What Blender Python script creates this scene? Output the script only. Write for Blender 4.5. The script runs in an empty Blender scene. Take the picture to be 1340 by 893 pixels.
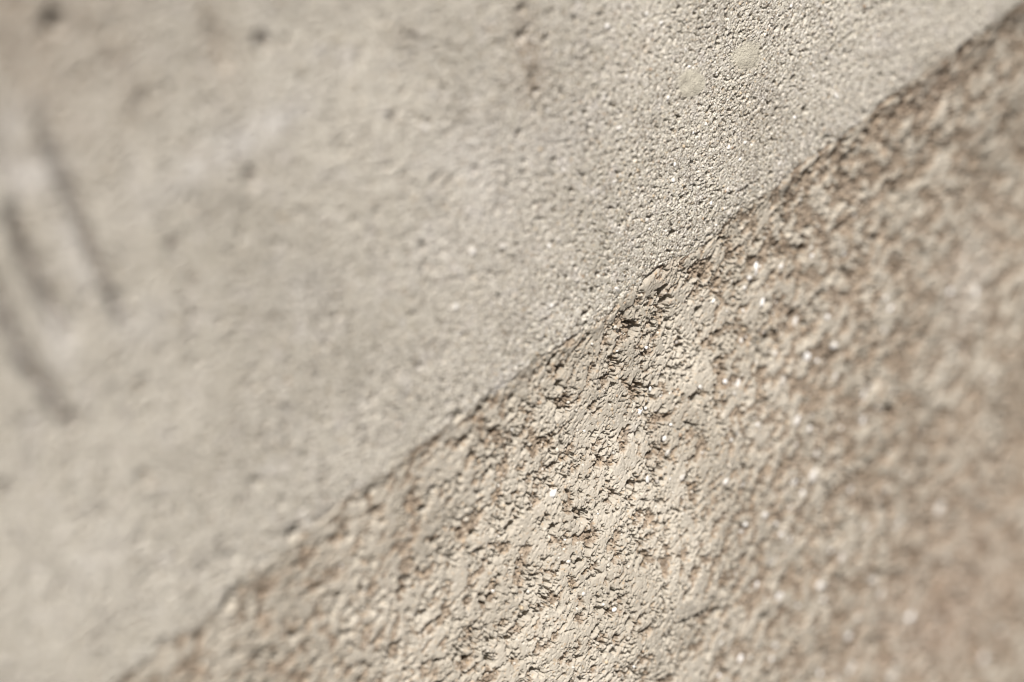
import bpy, math, random
import numpy as np
from mathutils import Vector, Matrix

# ------------------------------------------------------------------ camera, sky, sun, exposure
# One scene unit stands for about ten centimetres of the real wall; "px" below means 1/1340 unit.
scn = bpy.context.scene
U = 1340.0
PHI, PSI, DIST, HFOV = math.radians(40), math.radians(17.0), 2.85, math.radians(20)
D = np.array([math.sin(PHI) * math.cos(PSI), math.cos(PHI) * math.cos(PSI), -math.sin(PSI)])
R = np.array([math.cos(PHI), -math.sin(PHI), 0.0])
UP = np.cross(R, D)
CAM = -D * DIST
cam_data = bpy.data.cameras.new('camera')
cam = bpy.data.objects.new('camera', cam_data)
scn.collection.objects.link(cam)
M3 = Matrix((R, UP, -D)).transposed()
cam.matrix_world = Matrix.Translation(Vector(CAM)) @ M3.to_4x4()
cam_data.sensor_width = 36.0
cam_data.lens = 18.0 / math.tan(HFOV / 2)
cam_data.clip_start, cam_data.clip_end = 0.01, 200.0
scn.camera = cam
FPX = 670.0 / math.tan(HFOV / 2)


def P(px, py):
    """wall-plane position (in px units, u right, v up) seen at photograph pixel px, py"""
    d = D + R * ((px - 670.0) / FPX) + UP * ((446.5 - py) / FPX)
    k = -CAM[1] / d[1]
    q = CAM + d * k
    return np.array([q[0] * U, q[2] * U])


def depth(px, py):
    q = P(px, py)
    return float(np.dot(np.array([q[0] / U, 0, q[1] / U]) - CAM, D))


cam_data.dof.use_dof = True
cam_data.dof.focus_distance = depth(893, 290)
cam_data.dof.aperture_fstop = 0.85
cam_data.dof.aperture_blades = 0

SUN = Vector((-0.43, -0.58, 0.69)).normalized()          # towards the sun
elev = math.asin(SUN.z)
azim = math.atan2(SUN.x, SUN.y)
world = bpy.data.worlds.new('World')
scn.world = world
world.use_nodes = True
wn = world.node_tree
bg = wn.nodes['Background']
sky = wn.nodes.new('ShaderNodeTexSky')
sky.sky_type = 'NISHITA'
sky.sun_disc = False
sky.sun_elevation = elev
sky.sun_rotation = azim
sky.dust_density = 4.0
sky.ozone_density = 0.6
wn.links.new(sky.outputs['Color'], bg.inputs['Color'])
bg.inputs['Strength'].default_value = 0.05
sun_data = bpy.data.lights.new('sun', 'SUN')
sun_data.energy = 5.0
sun_data.angle = math.radians(0.53)
sun_data.color = (1.0, 0.957, 0.90)
sun = bpy.data.objects.new('sun', sun_data)
sun.rotation_euler = SUN.to_track_quat('Z', 'Y').to_euler()
scn.collection.objects.link(sun)
scn.view_settings.view_transform = 'Standard'
scn.view_settings.look = 'None'
scn.view_settings.gamma = 1.0
scn.view_settings.use_curve_mapping = False
scn.view_settings.exposure = 0.27
scn.cycles.use_denoising = True
scn.cycles.denoising_prefilter = 'ACCURATE'
scn.cycles.filter_width = 1.0
scn.cycles.sampling_pattern = 'BLUE_NOISE'
scn.cycles.max_bounces = 6
scn.cycles.use_adaptive_sampling = False

# ------------------------------------------------------------------ noise tools
rng = np.random.default_rng(11)
random.seed(5)


def perlin(x, y, seed):
    r = np.random.default_rng(seed)
    a = r.random((256, 256)).astype(np.float32) * 2 * np.pi
    gx, gy = np.cos(a), np.sin(a)
    ix, iy = np.floor(x).astype(np.int32), np.floor(y).astype(np.int32)
    fx, fy = (x - ix).astype(np.float32), (y - iy).astype(np.float32)
    ux, uy = fx * fx * fx * (fx * (fx * 6 - 15) + 10), fy * fy * fy * (fy * (fy * 6 - 15) + 10)
    out = 0
    for dx in (0, 1):
        for dy in (0, 1):
            i, j = (ix + dx) & 255, (iy + dy) & 255
            dot = gx[i, j] * (fx - dx) + gy[i, j] * (fy - dy)
            out = out + dot * (ux if dx else 1 - ux) * (uy if dy else 1 - uy)
    return out * 1.5


def fbm(x, y, scale, seed, octaves=3, gain=0.5):
    s, a, f, t = 0, 1.0, 1.0 / scale, 0.0
    for o in range(octaves):
        s = s + a * perlin(x * f + 17.3 * o, y * f - 9.1 * o, seed + o)
        t += a
        a *= gain
        f *= 2.03
    return s / t


def worley(x, y, cell, seed):
    """distance to the nearest jittered point (in cells) and a random value of that point"""
    r = np.random.default_rng(seed)
    jx, jy, val = (r.random((256, 256)).astype(np.float32) for _ in range(3))
    x, y = x / cell, y / cell
    ix, iy = np.floor(x).astype(np.int32), np.floor(y).astype(np.int32)
    best = np.full(x.shape, 9.0, np.float32)
    bv = np.zeros(x.shape, np.float32)
    for dx in (-1, 0, 1):
        for dy in (-1, 0, 1):
            i, j = (ix + dx) & 255, (iy + dy) & 255
            d = np.hypot(ix + dx + jx[i, j] - x, iy + dy + jy[i, j] - y).astype(np.float32)
            m = d < best
            best = np.where(m, d, best)
            bv = np.where(m, val[i, j], bv)
    return best, bv


def sstep(a, b, x):
    t = np.clip((x - a) / (b - a), 0, 1)
    return t * t * (3 - 2 * t)


# ------------------------------------------------------------------ the grid the relief is cut in
FOCUS = [P(985, 0), P(893, 290), P(780, 893)]
SH = (FOCUS[0][0] - FOCUS[2][0]) / (FOCUS[0][1] - FOCUS[2][1])       # lean of the grid columns
corners = np.array([P(a, b) for a in (0, 1340) for b in (0, 893)])
cc = corners[:, 0] - SH * corners[:, 1]
C0, C1 = cc.min(), cc.max()
V0, V1 = corners[:, 1].min(), corners[:, 1].max()
CF = FOCUS[1][0] - SH * FOCUS[1][1]


def axis(lo, hi, spacing, far):
    a = [lo]
    while a[-1] < hi:
        a.append(a[-1] + spacing(a[-1]))
    step, x, right = spacing(hi), a[-1], []
    while x < hi + far:
        step *= 1.07 if x < hi + 300 else 1.3
        x += step
        right.append(x)
    step, x, left = spacing(lo), lo, []
    while x > lo - far:
        step *= 1.07 if x > lo - 300 else 1.3
        x -= step
        left.append(x)
    return np.array(left[::-1] + a + right)


def col_space(c):
    d = abs(c - CF)
    return 1.0 + 2.6 * min(1, max(0, (d - 170) / 420))


ca = axis(C0 - 40, C1 + 40, col_space, 6000)
va = axis(V0 - 40, V1 + 40, lambda v: 1.26, 6000)
NC, NV = len(ca), len(va)
print('GRID', NC, NV, NC * NV)
c2, v = np.meshgrid(ca.astype(np.float32), va.astype(np.float32))
u = c2 + np.float32(SH) * v
inframe = None

# ------------------------------------------------------------------ the line between the two faces
EDGE_PX = [(120, 915), (180, 872), (240, 832), (290, 797), (310, 770), (350, 737), (400, 697), (450, 655), (490, 627), (540, 590),
           (600, 547), (650, 515), (690, 483), (735, 452), (770, 432), (798, 410), (830, 378), (862, 350), (905, 333), (945, 300), (965, 277),
           (1010, 250), (1050, 216), (1090, 188), (1140, 150), (1180, 117), (1240, 76), (1300, 32)]
ep = np.array([P(*q) for q in EDGE_PX])
E0, E1 = ep[0], ep[-1]
T = (E1 - E0) / np.linalg.norm(E1 - E0)
N = np.array([T[1], -T[0]])                       # towards the rough face (down and right)
LT = np.linalg.norm(E1 - E0)
et, en = (ep - E0) @ T, (ep - E0) @ N
t = (u - E0[0]) * T[0] + (v - E0[1]) * T[1]
n = (u - E0[0]) * N[0] + (v - E0[1]) * N[1]
jag = 3.6 * fbm(u, v, 14, 300, 4, 0.65) + 4 * fbm(t, n * 0.4, 90, 304, 2)
d = n - np.interp(t, et, en).astype(np.float32) + jag       # > 0 on the rough side
tt = np.clip(t / LT, -0.15, 1.25)

# ------------------------------------------------------------------ smooth face
hs = 2.5 * fbm(u, v, 260, 1, 2) + 0.5 * fbm(u, v, 60, 4, 3)
hs = hs + 0.2 * fbm(u * 0.9 + v * 0.4, v * 0.5 - u * 0.2, 26, 12, 2)        # trowel drag
wd, wv = worley(u, v, 3.0, 20)
sandy = 0.45 + 0.55 * sstep(-0.25, 0.35, fbm(u, v, 90, 30, 3))
hs = hs + sandy * (1.9 * (0.55 - np.clip(wd, 0, 0.9)) * (0.1 + wv ** 2 * 1.3) + 0.55 * fbm(u, v, 5.5, 34, 2) + 0.8 * perlin(u / 2.4, v / 2.4, 38))
hs = hs - 4.2 * sandy * sstep(0.50, 0.75, wd) * sstep(-0.15, 0.3, fbm(u, v, 14, 48, 2))                             # gaps between the grains
por = fbm(u, v, 7.0, 40, 2)
hs = hs - 7.0 * sandy * sstep(0.27, 0.37, por)                                   # fine open pores
por_b = fbm(u, v, 13.0, 43, 3) + 0.35 * fbm(u, v, 90, 46, 2)
hs = hs - 6.0 * sstep(0.56, 0.64, por_b)

# ------------------------------------------------------------------ rough face
ang = math.radians(50)
ca_, sa_ = math.cos(ang), math.sin(ang)
ru, rv = u * np.float32(1.35), v * np.float32(1.35)
wx = ru + 9 * fbm(ru, rv, 55, 50, 2)
wy = rv + 9 * fbm(ru, rv, 55, 54, 2)
al, ac = wx * ca_ + wy * sa_, -wx * sa_ + wy * ca_                          # along and across the drag of the tool
big = fbm(ru, rv, 210, 60, 3)
pl = fbm(al / 1.8, ac, 38, 64, 4, 0.5)
q = pl * 3.0 + 0.25 * fbm(ru, rv, 12, 70, 2)
fq = q - np.floor(q)
terr = np.floor(q) + sstep(0.42, 0.58, fq)                                  # flat plates with abrupt rims
hr = 7 * big + 0.55 * terr + 0.5 * fbm(al / 1.5, ac, 24, 74, 2)
worn = sstep(-0.28, 0.28, fbm(ru, rv, 75, 80, 3))                           # some areas are more eaten away
cav1 = fbm(al / 2.1, ac, 9.5, 84, 4, 0.62)
hr = hr - 11.5 * sstep(0.25, 0.32, cav1 + 0.32 * (worn - 0.58))              # sharp-rimmed cavities
z1 = np.abs(fbm(al / 3.0, ac, 26, 92, 3))
hr = hr - 9.0 * (1 - sstep(0.01, 0.05, z1)) * sstep(0.16, 0.34, fbm(ru, rv, 32, 95, 2))   # thin dragged crevices
z2 = np.abs(fbm(ru, rv, 34, 98, 3))
hr = hr - 9.0 * (1 - sstep(0.01, 0.05, z2)) * sstep(0.22, 0.4, fbm(ru, rv, 36, 99, 2))
por2 = fbm(ru, rv, 17, 97, 4, 0.6)
hr = hr - 13.0 * sstep(0.29, 0.37, por2 + 0.1 * (worn - 0.5))
stri = fbm(al / 7.0, ac, 4.4, 101, 2) * sstep(0.0, 0.3, fbm(ru, rv, 60, 102, 2))
pin = fbm(ru, rv, 6.2, 106, 2)
fine_r = 0.35 * fbm(al / 1.4, ac, 6, 104, 2) + 0.35 * perlin(ru / 2.9, rv / 2.9, 108) + 1.0 * stri - 6.5 * sstep(0.30, 0.39, pin + 0.25 * (worn - 0.55))
crest = np.array([P(840, 380), P(790, 893)])
wcr = u - np.interp(v, crest[::-1, 1], crest[::-1, 0]).astype(np.float32)
# where the cement skin has come off in flakes and the brown sandy core shows
lost = fbm(al / 1.8, ac, 25, 112, 5, 0.64) + 0.32 * fbm(ru, rv, 95, 116, 3)
cover = 0.02 + sstep(20, 380, wcr) * 0.15 + 0.03 * (1 - sstep(20, 150, d)) - 0.05 * np.exp(-((wcr + 10) / 150) ** 2)
cover = cover + 0.07 * (1 - sstep(4, 60, d)) * sstep(0.4, 0.9, tt)
sand = sstep(0.07, 0.11, lost + cover - 0.04)
wd2, wv2 = worley(u, v, 4.0, 120)
gran = 2.9 * (0.55 - np.clip(wd2, 0, 0.9)) * (0.2 + wv2) - 4.5 * sstep(0.55, 0.8, wd2)
hr = hr + (1 - 0.3 * sand) * fine_r - sand * (4.0 + 2.4 * sstep(0.1, 0.5, lost)) + sand * gran
hr = hr * (0.45 + 0.55 * sstep(-5, 55, d))
hr = hr * (1 - 0.5 * sstep(100, 420, -wcr))
hr = hr - hr[(d > 5) & (d < 160) & (tt > 0) & (tt < 1)].mean() - 3.0
# the rough face is a low swell: it turns to the light on the near side and away on the far side
swell = np.where(wcr > 0, 0.00004 * np.minimum(wcr, 900) ** 2, 0.00003 * np.minimum(-wcr, 900) ** 2)
hr = hr - swell * sstep(-20, 260, d)
hr = hr + 55 * np.exp(-(wcr / 270) ** 2) * sstep(90, 470, d)                # and bellies out below the joint

# ------------------------------------------------------------------ join the two faces by a broken ledge
drop = 4 + 7 * sstep(0.05, 1.05, tt) ** 1.3 - 2 * np.exp(-((tt - 0.60) / 0.07) ** 2)
wid = 9 + 34 * tt.clip(0, 1.1) * (0.9 + 0.9 * fbm(t, n, 45, 130, 2))
prof = sstep(-1.0, 1.0, (d - 0.45 * wid) / wid * 1.25)
rmix = sstep(-4, 10, d)
h = hs * (1 - rmix) + rmix * hr - drop * prof
# a dark crack follows the joint in broken lengths
crk = sstep(0.0, 0.35, fbm(t, n * 0.3, 60, 136, 3))
h = h - 9.0 * np.exp(-((d - 2.0) / 2.2) ** 2) * crk
# crumbling lip of the smooth layer
lip = np.exp(-((d + 5) / 10.0) ** 2)
h = h - 2.5 * lip * sstep(0.05, 0.25, fbm(u, v, 18, 140, 3))


# ------------------------------------------------------------------ stamped features
def window(pu, pv, r):
    j0, j1 = np.searchsorted(va, (pv - r, pv + r))
    cmid, ex = pu - SH * pv, r * (1 + abs(SH))
    i0, i1 = np.searchsorted(ca, (cmid - ex, cmid + ex))
    return slice(max(j0, 0), min(j1, NV)), slice(max(i0, 0), min(i1, NC))


def pit(pu, pv, r, deep, el=1.0, a=0.0, hard=0.72):
    w = window(pu, pv, r * max(el, 1) * 1.5 + 3)
    uu, vv = u[w] - pu, v[w] - pv
    x = (uu * math.cos(a) + vv * math.sin(a)) / el
    y = -uu * math.sin(a) + vv * math.cos(a)
    rr = np.hypot(x, y) / r
    rr = rr + 0.45 * perlin(u[w] / (r * 0.9), v[w] / (r * 0.9), 150)
    h[w] -= 2.1 * deep * (1 - sstep(hard, 1.05, rr))


hole_shade = np.zeros_like(h)                                   # near-black shade painted into two air holes
painted_dark = np.zeros_like(h)                                   # dark tone along the scores; painted shade in the shallow holes
# air holes of the smooth face, as read from the photograph: x, y, radius, depth
HOLES = [(70, 26, 15, 44), (345, 53, 12, 20), (543, 48, 6, 9), (226, 318, 10, 12), (328, 232, 12, 9), (190, 133, 12, 5), (270, 135, 10, 6),
         (985, 183, 4, 9), (1029, 37, 5, 10), (748, 250, 5, 10), (760, 283, 4, 9), (880, 306, 5.5, 9), (958, 254, 3.6, 8), (905, 214, 3.5, 7), (926, 227, 4, 8),
         (909, 244, 3, 6), (930, 245, 3, 6), (917, 267, 3.2, 7), (622, 222, 7, 9), (515, 152, 8, 8), (620, 360, 6, 9), (370, 430, 9, 6), (378, 535, 8, 8),
         (187, 625, 11, 8), (10, 640, 13, 9), (550, 480, 6, 7), (683, 47, 8, 9), (714, 52, 6, 9), (682, 12, 6, 8), (765, 147, 3.6, 8), (771, 168, 3.6, 7), (752, 135, 3, 6),
         (825, 48, 3.5, 7), (440, 462, 5, 5), (213, 845, 10, 7), (240, 832, 8, 7), (1053, 143, 4, 9), (1038, 102, 4.5, 8), (1013, 108, 3, 6), (1082, 80, 4, 7), (1090, 48, 4, 6),
         (1006, 137, 3.4, 7), (1016, 143, 3.2, 7), (979, 150, 3, 7), (960, 118, 3, 7), (900, 255, 2.6, 6), (853, 266, 3, 7), (797, 125, 3, 6), (725, 210, 4, 7), (680, 175, 6, 7),
         (568, 265, 7, 6), (765, 230, 4, 6), (150, 35, 10, 5), (140, 80, 10, 5), (700, 120, 6, 7), (697, 100, 5, 6), (470, 70, 6, 6), (255, 470, 9, 5), (300, 730, 10, 5), 
         (196, 497, 8, 4), (830, 209, 3.4, 6), (870, 126, 3.2, 6), (890, 170, 2.8, 6), (940, 60, 2.8, 6), (950, 40, 2.6, 6), (915, 25, 2.8, 6), (1000, 60, 2.6, 5), (1080, 300, 3, 6)]
for (x, y, r, dp) in HOLES:
    pu, pv = P(x, y)
    if x < 640 and r != 15:                                   # shallow holes, their inner shade painted as a dark tone
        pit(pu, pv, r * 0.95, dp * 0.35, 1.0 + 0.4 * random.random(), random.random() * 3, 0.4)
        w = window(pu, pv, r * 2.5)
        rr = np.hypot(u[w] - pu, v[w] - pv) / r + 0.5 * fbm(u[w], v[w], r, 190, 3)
        painted_dark[w] = np.maximum(painted_dark[w], (1 - sstep(0.4, 1.25, rr)) * min(1.0, dp / 11))
    else:
        pit(pu, pv, r * 0.95, dp * 1.3, 1.0 + 0.4 * random.random(), random.random() * 3)
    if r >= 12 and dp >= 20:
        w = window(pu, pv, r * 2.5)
        hole_shade[w] = 1 - sstep(0.6, 1.2, np.hypot(u[w] - pu, v[w] - pv) / r + 0.3 * fbm(u[w], v[w], r, 194, 2))
for (x, y, r, dp, el, a) in [(869, 62, 2.6, 9, 2.8, 75), (824, 286, 2.6, 9, 4.0, 60), (815, 293, 2.4, 8, 3, 50), (285, 62, 13, 2, 2.6, -65),
                             (1105, 70, 3, 6, 2.5, 60), (790, 95, 3, 7, 2.2, 70), (774, 160, 2.6, 7, 2.4, 65), (930, 318, 3, 8, 3, 35), (902, 300, 2.4, 7, 2, 20)]:
    pu, pv = P(x, y)
    pit(pu, pv, r, dp, el, math.radians(a))


def scatter_pits(count, sel, rmin, rmax, deep, el_hi, a0, a1, power=2.2, eaten=False):
    k = 0
    while k < count:
        x, y = random.uniform(-120, 1460), random.uniform(-120, 1010)
        pu, pv = P(x, y)
        i, j = np.searchsorted(ca, pu - SH * pv), np.searchsorted(va, pv)
        k += 1
        if i >= NC or j >= NV or not sel(d[j, i]) or (eaten and random.random() > 0.4 + 0.6 * worn[j, i]):
            continue
        r = rmin + (rmax - rmin) * random.random() ** power
        pit(pu, pv, r, deep * r, 1 + (el_hi - 1) * random.random() ** 2, math.radians(random.uniform(a0, a1)))


scatter_pits(3400, lambda q: q < -6, 1.2, 4.2, 1.8, 2.0, 20, 110, 3.4)
scatter_pits(24, lambda q: q < -6, 4, 8, 1.4, 2.0, 20, 110, 2.5)
scatter_pits(13000, lambda q: q > 8, 1.4, 4.2, 2.8, 3.2, 25, 85, 2.5, True)
scatter_pits(520, lambda q: q > 8, 3.5, 7, 2.3, 2.4, 25, 65, 1.4)
for k in range(80):                                       # bigger hollows on the far part
    x, y = random.uniform(1000, 1400), random.uniform(150, 950)
    pu, pv = P(x, y)
    if d[min(np.searchsorted(va, pv), NV - 1), min(np.searchsorted(ca, pu - SH * pv), NC - 1)] > 20:
        pit(pu, pv, random.uniform(4.5, 9), random.uniform(9, 16), random.uniform(1, 2.4), math.radians(random.uniform(20, 110)), 0.6)
for (x, y, r) in [(1182, 265, 11), (1215, 281, 10), (1110, 365, 10), (1220, 450, 9), (1160, 500, 10), (1060, 433, 8), (908, 520, 8), (815, 632, 6.5), (795, 645, 5), (1012, 445, 8),
                  (893, 797, 6), (993, 810, 9), (940, 725, 6), (795, 800, 7), (1120, 600, 9), (640, 523, 6), (600, 545, 7), (385, 700, 8), (300, 790, 10), (690, 590, 5), (1080, 185, 6), (1150, 160, 8)]:
    pu, pv = P(x, y)
    pit(pu, pv, r, r * 1.7, 1.7, math.radians(random.uniform(35, 80)))


# three long scores cut into the smooth face, with the cement pushed up beside them
def score(pts, wdt, deep):
    w = np.array([P(*p) for p in pts])
    mid = w.mean(0)
    win = window(mid[0], mid[1], np.abs(w - mid).max() + 70)
    uu, vv = u[win], v[win]
    best = np.full(uu.shape, 1e6, np.float32)
    side = np.zeros(uu.shape, np.float32)
    for a, b in zip(w[:-1], w[1:]):
        e = b - a
        k = np.clip(((uu - a[0]) * e[0] + (vv - a[1]) * e[1]) / (e @ e), 0, 1)
        dx, dy = uu - a[0] - k * e[0], vv - a[1] - k * e[1]
        dd = np.hypot(dx, dy)
        m = dd < best
        best = np.where(m, dd, best)
        side = np.where(m, dd, side)
    best = best + 3 * fbm(uu, vv, 22, 160, 2)
    ax = (w[-1] - w[0]) / np.linalg.norm(w[-1] - w[0])
    along = ((uu - w[0][0]) * ax[0] + (vv - w[0][1]) * ax[1]) / np.linalg.norm(w[-1] - w[0])
    fade = (1 - 0.75 * sstep(0.72, 1.05, along)) * sstep(-0.1, 0.4, along)                       # the tool lifts out towards the end
    h[win] -= deep * fade * (1 - sstep(0.35, 1.3, best / wdt))
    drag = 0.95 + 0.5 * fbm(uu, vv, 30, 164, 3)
    painted_dark[win] = np.maximum(painted_dark[win], np.clip((1 - sstep(0.45, 1.2, best / wdt)) * drag * sstep(-0.1, 0.25, along), 0, 1))


score([(48, 135), (88, 240), (128, 335), (165, 425)], 13, 17)
score([(8, 265), (40, 340), (62, 388), (90, 435)], 15, 19)
score([(-40, 300), (12, 420), (45, 485), (92, 552)], 15, 19)
score([(-60, 60), (-10, 170), (12, 215), (25, 250)], 13, 14)

# two round spots levelled smooth over the pores
round_spot = np.zeros_like(h)
for (x, y, r, lift) in [(977, 73, 23, 1.0), (904, 110, 22, 0.4)]:
    pu, pv = P(x, y)
    w = window(pu, pv, 70)
    rr = np.hypot((u[w] - pu) * math.cos(PHI), v[w] - pv) + 7 * fbm(u[w], v[w], 18, 180, 3)
    m = 1 - sstep(0.70 * r, 1.12 * r, rr)
    level = (h[w] * m).sum() / m.sum()
    dome = level + 1.2 * lift * (1 - (rr / r) ** 2) + 0.6 + 1.4 * fbm(u[w], v[w], 26, 184, 2)
    h[w] = h[w] * (1 - m) + dome * m
    round_spot[w] = np.maximum(round_spot[w], m)

# skirt: the wall goes back behind its front, so it is a body and not a sheet
back = np.zeros_like(h)
back[0, :] = back[-1, :] = 2400
back[:, 0] = back[:, -1] = 2400

# ------------------------------------------------------------------ masks of what the wall is made of
def blob(x, y, rx, ry, a=0.0):
    pu, pv = P(x, y)
    uu, vv = u - pu, v - pv
    ca2, sa2 = math.cos(math.radians(a)), math.sin(math.radians(a))
    return np.exp(-((uu * ca2 + vv * sa2) / rx) ** 2 - ((-uu * sa2 + vv * ca2) / ry) ** 2)


nz = 0.75 + 0.5 * fbm(u, v, 40, 170, 3)
brown = 0
for b in [(285, 60, 26, 60, 20, 1.0), (60, 120, 90, 150, 10, 0.7), (165, 45, 40, 60, 0, 0.5), (520, 50, 35, 20, 0, 0.4), (690, 60, 26, 60, 10, 0.9),
          (842, 62, 12, 12, 0, 0.9), (700, 110, 18, 30, 0, 0.7), (190, 130, 40, 26, 30, 0.5), (980, 160, 60, 60, 0, 0.25), (20, 20, 110, 80, 0, 0.8), (880, 345, 40, 20, 30, 0.4),
          (1290, 740, 190, 190, 0, 0.5), (1240, 830, 200, 90, 0, 0.55), (1230, 110, 60, 50, 35, 0.5)]:
    brown = brown + b[5] * blob(*b[:5])
brown = np.clip(brown * nz, 0, 1)
pale = 0
for b in [(290, 200, 120, 26, 22, 0.8), (360, 160, 60, 20, 20, 0.5), (40, 230, 40, 26, 0, 0.9), (100, 330, 16, 60, 20, 0.8), (75, 450, 22, 40, 20, 0.8), (15, 165, 24, 24, 0, 0.8), (660, 495, 30, 14, 35, 0.6), (190, 425, 30, 25, 0, 0.6), (600, 200, 60, 40, 0, 0.4),
          (740, 180, 70, 40, 10, 0.4), (400, 385, 45, 40, 0, 0.4), (560, 320, 60, 40, 20, 0.3), (1290, 380, 90, 60, 70, 0.6), (640, 250, 60, 80, 0, 0.35), (830, 560, 14, 8, 40, 0.8), (135, 730, 50, 30, 20, 0.3)]:
    pale = pale + b[5] * blob(*b[:5])
pale = np.clip(pale * nz, 0, 1)
isr = sstep(-2, 2, d)
sand = sand * isr

# ------------------------------------------------------------------ materials
def nd(nt, kind, **kw):
    x = nt.nodes.new(kind)
    for k, val in kw.items():
        setattr(x, k, val)
    return x


def noise(nt, vec, scale, detail=3, rough=0.55):
    x = nd(nt, 'ShaderNodeTexNoise')
    x.inputs['Scale'].default_value = scale
    x.inputs['Detail'].default_value = detail
    x.inputs['Roughness'].default_value = rough
    nt.links.new(vec, x.inputs['Vector'])
    return x.outputs['Fac']


def ramp(nt, fac, lo, hi):
    x = nd(nt, 'ShaderNodeMapRange', interpolation_type='SMOOTHSTEP')
    x.inputs['From Min'].default_value, x.inputs['From Max'].default_value = lo, hi
    nt.links.new(fac, x.inputs['Value'])
    return x.outputs['Result']


def mix(nt, fac, a, b, k=1.0):
    x = nd(nt, 'ShaderNodeMix', data_type='RGBA')
    if k != 1.0:
        m = nd(nt, 'ShaderNodeMath', operation='MULTIPLY')
        nt.links.new(fac, m.inputs[0])
        m.inputs[1].default_value = k
        fac = m.outputs[0]
    nt.links.new(fac, x.inputs['Factor'])
    for s, c in ((x.inputs['A'], a), (x.inputs['B'], b)):
        if isinstance(c, tuple):
            s.default_value = (*c, 1)
        else:
            nt.links.new(c, s)
    return x.outputs['Result']


def attr(nt, name):
    x = nd(nt, 'ShaderNodeAttribute', attribute_name=name)
    return x.outputs['Fac']


def base_material(name):
    m = bpy.data.materials.new(name)
    m.use_nodes = True
    nt = m.node_tree
    b = nt.nodes['Principled BSDF']
    b.inputs['Roughness'].default_value = 0.92
    b.inputs['Specular IOR Level'].default_value = 0.18
    tc = nd(nt, 'ShaderNodeTexCoord').outputs['Object']
    return m, nt, b, tc


def bump(nt, b, hgt, strength, dist):
    x = nd(nt, 'ShaderNodeBump')
    x.inputs['Strength'].default_value = strength
    x.inputs['Distance'].default_value = dist
    nt.links.new(hgt, x.inputs['Height'])
    nt.links.new(x.outputs['Normal'], b.inputs['Normal'])


def smooth_material():
    m, nt, b, tc = base_material('smooth_concrete')
    c = mix(nt, ramp(nt, noise(nt, tc, 5, 4), 0.35, 0.65), (0.43, 0.402, 0.343), (0.575, 0.543, 0.473))
    c = mix(nt, ramp(nt, noise(nt, tc, 11, 4), 0.52, 0.70), c, (0.415, 0.385, 0.315), 0.5)          # faint olive bloom
    c = mix(nt, ramp(nt, noise(nt, tc, 28, 5, 0.6), 0.50, 0.68), c, (0.31, 0.285, 0.25), 0.6)
    c = mix(nt, ramp(nt, noise(nt, tc, 34, 4), 0.54, 0.70), c, (0.58, 0.55, 0.52), 0.7)
    c = mix(nt, ramp(nt, noise(nt, tc, 62, 4, 0.6), 0.56, 0.70), c, (0.27, 0.245, 0.21), 0.6)
    c = mix(nt, ramp(nt, noise(nt, tc, 90, 3, 0.6), 0.60, 0.72), c, (0.62, 0.595, 0.55), 0.6)
    c = mix(nt, attr(nt, 'brown'), c, (0.25, 0.19, 0.135), 0.8)
    c = mix(nt, attr(nt, 'painted_dark'), c, (0.09, 0.08, 0.073), 0.92)
    c = mix(nt, attr(nt, 'hole_shade'), c, (0.05, 0.043, 0.036), 0.9)
    c = mix(nt, attr(nt, 'pale'), c, (0.66, 0.645, 0.635), 0.85)
    c = mix(nt, ramp(nt, noise(nt, tc, 330, 2), 0.50, 0.62), c, (0.68, 0.64, 0.58), 0.8)             # single sand grains
    c = mix(nt, ramp(nt, noise(nt, tc, 260, 2), 0.55, 0.64), c, (0.17, 0.14, 0.11), 0.75)
    c = mix(nt, ramp(nt, noise(nt, tc, 430, 2), 0.56, 0.64), c, (0.13, 0.105, 0.085), 0.75)
    c = mix(nt, ramp(nt, noise(nt, tc, 400, 2), 0.58, 0.66), c, (0.74, 0.72, 0.68), 0.75)
    c = mix(nt, ramp(nt, noise(nt, tc, 150, 3, 0.65), 0.60, 0.68), c, (0.19, 0.16, 0.13), 0.6)
    c = mix(nt, ramp(nt, noise(nt, tc, 135, 3, 0.65), 0.62, 0.70), c, (0.70, 0.67, 0.62), 0.6)
    c = mix(nt, ramp(nt, noise(nt, tc, 230, 2), 0.60, 0.70), c, (0.44, 0.33, 0.21), 0.5)
    c = mix(nt, attr(nt, 'round_spot'), c, mix(nt, ramp(nt, noise(nt, tc, 70, 2), 0.35, 0.65), (0.42, 0.39, 0.325), (0.58, 0.545, 0.455)))
    nt.links.new(c, b.inputs['Base Color'])
    bump(nt, b, noise(nt, tc, 480, 3, 0.7), 0.8, 0.0025)
    return m


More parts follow.
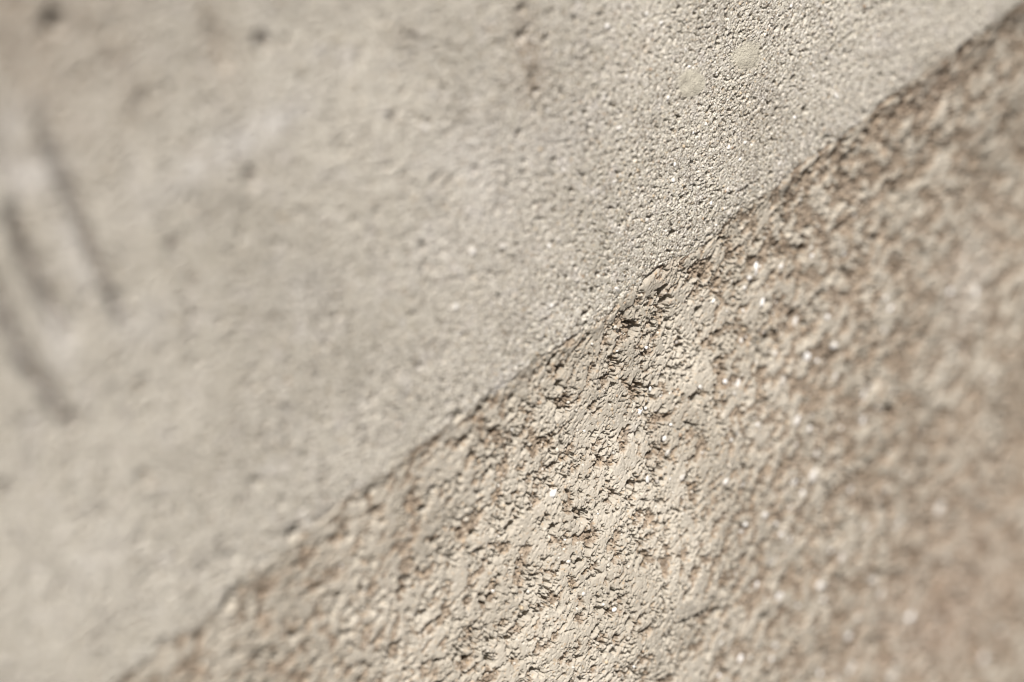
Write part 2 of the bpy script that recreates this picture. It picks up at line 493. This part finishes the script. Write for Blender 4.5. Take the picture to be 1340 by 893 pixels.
def rough_material():
    m, nt, b, tc = base_material('rough_concrete')
    skin = mix(nt, ramp(nt, noise(nt, tc, 9, 4), 0.35, 0.65), (0.365, 0.332, 0.28), (0.47, 0.433, 0.372))
    skin = mix(nt, ramp(nt, noise(nt, tc, 45, 4), 0.55, 0.75), skin, (0.36, 0.31, 0.255), 0.5)
    snd = mix(nt, ramp(nt, noise(nt, tc, 180, 3), 0.38, 0.62), (0.165, 0.126, 0.092), (0.36, 0.295, 0.228))
    snd = mix(nt, ramp(nt, noise(nt, tc, 60, 3), 0.56, 0.70), snd, (0.33, 0.25, 0.185), 0.4)
    c = mix(nt, attr(nt, 'sand'), skin, snd, 0.92)
    c = mix(nt, attr(nt, 'brown'), c, (0.29, 0.205, 0.155), 0.6)
    c = mix(nt, attr(nt, 'pale'), c, (0.60, 0.57, 0.54), 0.5)
    c = mix(nt, ramp(nt, noise(nt, tc, 300, 2), 0.60, 0.74), c, (0.25, 0.20, 0.155), 0.45)
    c = mix(nt, ramp(nt, noise(nt, tc, 210, 2), 0.60, 0.70), c, (0.43, 0.31, 0.195), 0.5)
    c = mix(nt, ramp(nt, noise(nt, tc, 250, 2), 0.62, 0.72), c, (0.66, 0.63, 0.58), 0.5)
    nt.links.new(c, b.inputs['Base Color'])
    bump(nt, b, noise(nt, tc, 420, 3, 0.7), 0.45, 0.0025)
    return m


def stone_material(name, ca3, cb3, rough=0.55):
    m, nt, b, tc = base_material(name)
    oi = nd(nt, 'ShaderNodeObjectInfo')
    c = mix(nt, oi.outputs['Random'], ca3, cb3)
    c = mix(nt, ramp(nt, noise(nt, tc, 2.2, 4), 0.5, 0.75), c, (0.42, 0.37, 0.30), 0.5)
    nt.links.new(c, b.inputs['Base Color'])
    b.inputs['Roughness'].default_value = rough
    b.inputs['Specular IOR Level'].default_value = 0.4
    return m


def sand_material():
    m, nt, b, tc = base_material('loose_sand')
    a = nd(nt, 'ShaderNodeAttribute', attribute_name='tint')
    nt.links.new(a.outputs['Color'], b.inputs['Base Color'])
    b.inputs['Roughness'].default_value = 0.6
    b.inputs['Specular IOR Level'].default_value = 0.35
    return m


MS, MR = smooth_material(), rough_material()
MW = stone_material('white_quartz', (0.44, 0.41, 0.37), (0.80, 0.79, 0.78))
MSAND = sand_material()

# ------------------------------------------------------------------ the wall
wall = bpy.data.objects.new('concrete_wall', None)
scn.collection.objects.link(wall)
wall['label'] = 'weathered beige concrete wall, smooth above and rough broken below a slanting ledge'
wall['category'] = 'wall'
wall['kind'] = 'thing'
wall.location = (0, 0, va[0] / U)
OFF = np.array([0, 0, va[0] / U])

pos = np.stack([u / U, (back - h) / U, v / U], -1).reshape(-1, 3).astype(np.float32) - OFF.astype(np.float32)
idx = np.arange(NC * NV, dtype=np.int32).reshape(NV, NC)
quads = np.stack([idx[:-1, :-1], idx[:-1, 1:], idx[1:, 1:], idx[1:, :-1]], -1).reshape(-1, 4)
df = (d[:-1, :-1] + d[1:, 1:]).reshape(-1) * 0.5


def face_mesh(name, sel, mat, fields):
    f = quads[sel]
    used = np.zeros(NC * NV, bool)
    used[f.ravel()] = True
    remap = np.cumsum(used, dtype=np.int32) - 1
    f = remap[f]
    p = pos[used]
    me = bpy.data.meshes.new(name)
    me.vertices.add(len(p))
    me.vertices.foreach_set('co', p.ravel())
    me.loops.add(f.size)
    me.loops.foreach_set('vertex_index', f.ravel())
    me.polygons.add(len(f))
    me.polygons.foreach_set('loop_start', np.arange(0, f.size, 4, dtype=np.int32))
    me.polygons.foreach_set('use_smooth', np.ones(len(f), bool))
    for k, a in fields.items():
        at = me.attributes.new(k, 'FLOAT', 'POINT')
        at.data.foreach_set('value', a.reshape(-1)[used].astype(np.float32))
    me.update(calc_edges=True)
    me.materials.append(mat)
    o = bpy.data.objects.new(name, me)
    scn.collection.objects.link(o)
    o.parent = wall
    return o


smooth_face = face_mesh('smooth_face', df <= 0, MS, {'brown': brown, 'pale': pale, 'round_spot': round_spot, 'painted_dark': painted_dark, 'hole_shade': hole_shade})
rough_face = face_mesh('rough_face', df > 0, MR, {'brown': brown, 'pale': pale, 'sand': sand})
smooth_face['label'] = 'smooth trowelled upper face with fine pores and scored lines'
rough_face['label'] = 'rough crumbling lower face with crevices and bare sand'


# ------------------------------------------------------------------ grains and pebbles held in the concrete
def surf(pu, pv):
    i = int(np.clip(np.searchsorted(ca, pu - SH * pv), 1, NC - 1))
    j = int(np.clip(np.searchsorted(va, pv), 1, NV - 1))
    return float(h[j, i]), float(d[j, i])


def stone_mesh(name, seed, mat, sub=2, lump=0.28):
    import bmesh
    bm = bmesh.new()
    bmesh.ops.create_icosphere(bm, subdivisions=sub, radius=1.0)
    r = random.Random(seed)
    planes = [(Vector((r.gauss(0, 1), r.gauss(0, 1), r.gauss(0, 1))).normalized(), r.uniform(0.62, 0.92)) for _ in range(9)]
    for vt in bm.verts:
        for nn, k in planes:                       # chip flat facets off the ball
            e = vt.co.dot(nn) - k
            if e > 0:
                vt.co -= nn * e * (1 - lump * 0.3)
    me = bpy.data.meshes.new(name)
    bm.to_mesh(me)
    bm.free()
    for p_ in me.polygons:
        p_.use_smooth = sub > 2
    me.materials.append(mat)
    return me


white_meshes = [stone_mesh('quartz_grain', 40 + k, MW, 2, 0.0) for k in range(7)]


def put(name, mesh, x, y, r, el=1.0, a=0.0, sink=0.35, flat=0.7):
    pu, pv = P(x, y)
    hh, dd = surf(pu, pv)
    o = bpy.data.objects.new(name, mesh)
    scn.collection.objects.link(o)
    o.parent = rough_face if dd > 0 else smooth_face
    o.location = Vector((pu / U, -(hh + r * flat * (0.25 - sink)) / U, pv / U)) - Vector(OFF)
    o.rotation_euler = (0, math.radians(-a), 0)
    s = r / U
    o.scale = (s * el, s * flat, s)
    return o


GRAINS = [(953, 193, 4.5, 1.2, 70), (808, 379, 5, 1.9, -35), (755, 367, 5.5, 1, 0), (730, 314, 6, 1.2, 0), (947, 273, 4, 1.2, 0), (954, 279, 4.5, 1.2, 60), (881, 236, 4.5, 1.1, 80),
          (833, 256, 3.6, 1, 0), (952, 249, 6, 1.2, 60), (937, 295, 3, 1, 0), (678, 57, 9, 1.3, -30), (897, 65, 3.5, 1.6, -50), (1040, 154, 4, 1.1, 0), (1050, 156, 4, 1, 0), (1095, 127, 5, 1.5, -50),
          (865, 30, 4, 1.2, 0), (833, 256, 3.2, 1, 0), (880, 237, 3, 1, 0), (657, 322, 7, 1.2, 0), (704, 268, 6, 1.3, 20), (800, 297, 4, 1.2, 0), (933, 65, 3, 1.2, 0), (1088, 27, 6, 1.3, 0), (555, 167, 7, 1.2, 0),
          (618, 330, 7, 1.2, 0), (838, 233, 3, 1, 0), (915, 176, 3, 1, 0), (1000, 142, 3, 1.3, 0), (810, 168, 6, 1.4, 20), (1020, 215, 4, 1.3, 30), (850, 300, 3.5, 1, 0), (596, 402, 6, 1.1, 0), (722, 400, 5, 1.1, 0),
          (995, 354, 4.5, 2.2, 80), (985, 365, 4, 1.1, 0), (985, 443, 6, 1.2, 20), (1052, 425, 5, 1.8, 60), (1098, 455, 6, 1.1, 0), (1065, 470, 7, 1.2, 0), (964, 503, 4.5, 1.9, 70), (1027, 500, 5, 1.6, 80),
          (1045, 551, 5, 1.9, 60), (1185, 515, 8, 1.3, 80), (1142, 520, 6, 1.5, 70), (933, 616, 3, 1, 0), (937, 626, 4.5, 1.5, 40), (1036, 706, 6, 1.6, -60), (1013, 733, 6, 1.5, 40), (995, 672, 4.8, 1.2, 0), (962, 693, 4, 1.1, 0),
          (986, 765, 4.5, 1.5, 50), (974, 770, 4, 1.2, 60), (982, 785, 4.5, 1.5, 30), (948, 792, 4, 1.2, 40), (960, 858, 4.5, 1.4, 60), (1193, 690, 13, 1.15, 40), (1155, 765, 7, 1.3, 0), (1167, 785, 8, 1.3, 60),
          (1118, 837, 6, 1.2, 30), (1210, 815, 7, 1.3, 40), (1262, 763, 7, 1.5, 80), (1299, 785, 7, 1.5, 60), (1310, 870, 6, 1.4, 60), (1125, 880, 7, 1.6, 40), (990, 877, 5.5, 1.4, 30), (1068, 625, 8, 1.4, 60),
          (1086, 678, 8, 1.3, 60), (1041, 632, 5, 1.1, 0), (1055, 648, 4.5, 1.2, 80), (723, 645, 6, 1.15, 50), (1022, 700, 5, 1.2, 0), (963, 632, 4.5, 1.2, 0), (965, 683, 4, 1, 0), (950, 695, 3.6, 1.6, 80),
          (1180, 890, 8, 1.3, 20), (1252, 675, 9, 1.3, 60), (1020, 780, 6, 1.3, 50), (1080, 770, 7, 1.2, 0), (1110, 735, 7, 1.3, 60), (930, 880, 4, 1.2, 0), (1014, 845, 5, 1.2, 0), (972, 705, 3.4, 1.1, 0), (1298, 388, 5, 1.3, 80),
          (880, 620, 4.5, 1.2, 50), (840, 540, 5, 1.3, 40), (866, 590, 4.5, 1.2, 30), (848, 440, 3.5, 1.2, 0), (818, 437, 3, 1, 0), (779, 787, 4, 1.1, 0), (912, 590, 3.5, 1.2, 0), (690, 660, 3.5, 1.2, 0)]
for k, (x, y, r, el, a) in enumerate(GRAINS):
    put('quartz_grain', white_meshes[k % 7], x, y, r * (0.95 if surf(*P(x, y))[1] > 0 else 0.62), el * 1.15, a, sink=0.12)

# the smaller pale grains between them
for k in range(120):
    if k < 80:
        x, y = random.gauss(1080, 130), random.uniform(330, 893)
    else:
        x, y = random.gauss(900, 110), random.uniform(5, 380)
    dd = surf(*P(x, y))[1]
    if (k < 80 and dd < 15) or (k >= 80 and dd > -8) or not 0 < x < 1338:
        continue
    put('quartz_grain', white_meshes[k % 7], x, y, random.uniform(2.4, 4.6) * (1 if k < 80 else 0.65), random.uniform(1, 1.7), random.uniform(20, 90), sink=0.12)

# ------------------------------------------------------------------ sand: too many to count, one part on each face
ICO = []
gr = (1 + 5 ** 0.5) / 2
for a_, b_ in ((-1, gr), (1, gr), (-1, -gr), (1, -gr)):
    ICO.append((a_, b_, 0))
for a_, b_ in ((-1, gr), (1, gr), (-1, -gr), (1, -gr)):
    ICO.append((0, a_, b_))
for a_, b_ in ((-1, gr), (1, gr), (-1, -gr), (1, -gr)):
    ICO.append((b_, 0, a_))
ICO = np.array(ICO) / math.hypot(1, gr)
IF = np.array([(0, 11, 5), (0, 5, 1), (0, 1, 7), (0, 7, 10), (0, 10, 11), (1, 5, 9), (5, 11, 4), (11, 10, 2), (10, 7, 6), (7, 1, 8),
               (3, 9, 4), (3, 4, 2), (3, 2, 6), (3, 6, 8), (3, 8, 9), (4, 9, 5), (2, 4, 11), (6, 2, 10), (8, 6, 7), (9, 8, 1)])
TINTS = np.array([(0.56, 0.53, 0.48), (0.54, 0.49, 0.42), (0.44, 0.36, 0.26), (0.30, 0.25, 0.20), (0.36, 0.27, 0.195), (0.62, 0.60, 0.57), (0.36, 0.33, 0.30)])


def sand_part(name, parent, count, want_rough, rlo, rhi, probs, label):
    X = rng.normal(0, 1, count) * 150 + 860
    wide = rng.random(count) < 0.5
    X = np.where(wide, rng.uniform(-60, 1400, count), X)
    Y = rng.uniform(-60, 950, count)
    pts, tint = [], []
    for x, y in zip(X, Y):
        pu, pv = P(x, y)
        hh, dd = surf(pu, pv)
        if (dd > 6) != want_rough or abs(dd) < 3:
            continue
        if not want_rough and round_spot[min(np.searchsorted(va, pv), NV - 1), min(np.searchsorted(ca, pu - SH * pv), NC - 1)] > 0.1:
            continue
        if want_rough:
            i, j = np.searchsorted(ca, pu - SH * pv), np.searchsorted(va, pv)
            if rng.random() > 0.25 + 0.75 * sand[min(j, NV - 1), min(i, NC - 1)]:
                continue
        r = rlo + (rhi - rlo) * rng.random() ** 2.5
        s = rng.uniform(0.7, 1.3, 3) * r
        q_, _ = np.linalg.qr(rng.normal(size=(3, 3)))
        w = (ICO * rng.uniform(0.8, 1.15, (12, 1)) * s) @ q_
        pts.append(np.stack([(w[:, 0] + pu) / U, (w[:, 1] - hh + 0.4 * r) / U, (w[:, 2] + pv) / U], -1) - OFF)
        tint.append(TINTS[rng.choice(len(TINTS), p=probs)] * rng.uniform(0.85, 1.1))
    k = len(pts)
    p = np.concatenate(pts).astype(np.float32)
    f = (IF[None] + 12 * np.arange(k)[:, None, None]).reshape(-1, 3).astype(np.int32)
    me = bpy.data.meshes.new(name)
    me.vertices.add(len(p))
    me.vertices.foreach_set('co', p.ravel())
    me.loops.add(f.size)
    me.loops.foreach_set('vertex_index', f.ravel())
    me.polygons.add(len(f))
    me.polygons.foreach_set('loop_start', np.arange(0, f.size, 3, dtype=np.int32))
    at = me.attributes.new('tint', 'FLOAT_COLOR', 'POINT')
    col = np.ones((k, 12, 4), np.float32)
    col[:, :, :3] = np.array(tint)[:, None, :]
    at.data.foreach_set('color', col.ravel())
    me.update(calc_edges=True)
    me.materials.append(MSAND)
    o = bpy.data.objects.new(name, me)
    scn.collection.objects.link(o)
    o.parent = parent
    o['kind'] = 'stuff'
    o['label'] = label
    return o


sand_part('sand_grains', smooth_face, 5200, False, 0.9, 3.0, [.24, .28, .16, .10, .08, .10, .04], 'fine pale sand grains showing in the smooth face')
sand_part('sand_grains', rough_face, 9000, True, 1.0, 3.6, [.18, .24, .22, .12, .11, .08, .05], 'brown and white sand grains showing in the rough face')
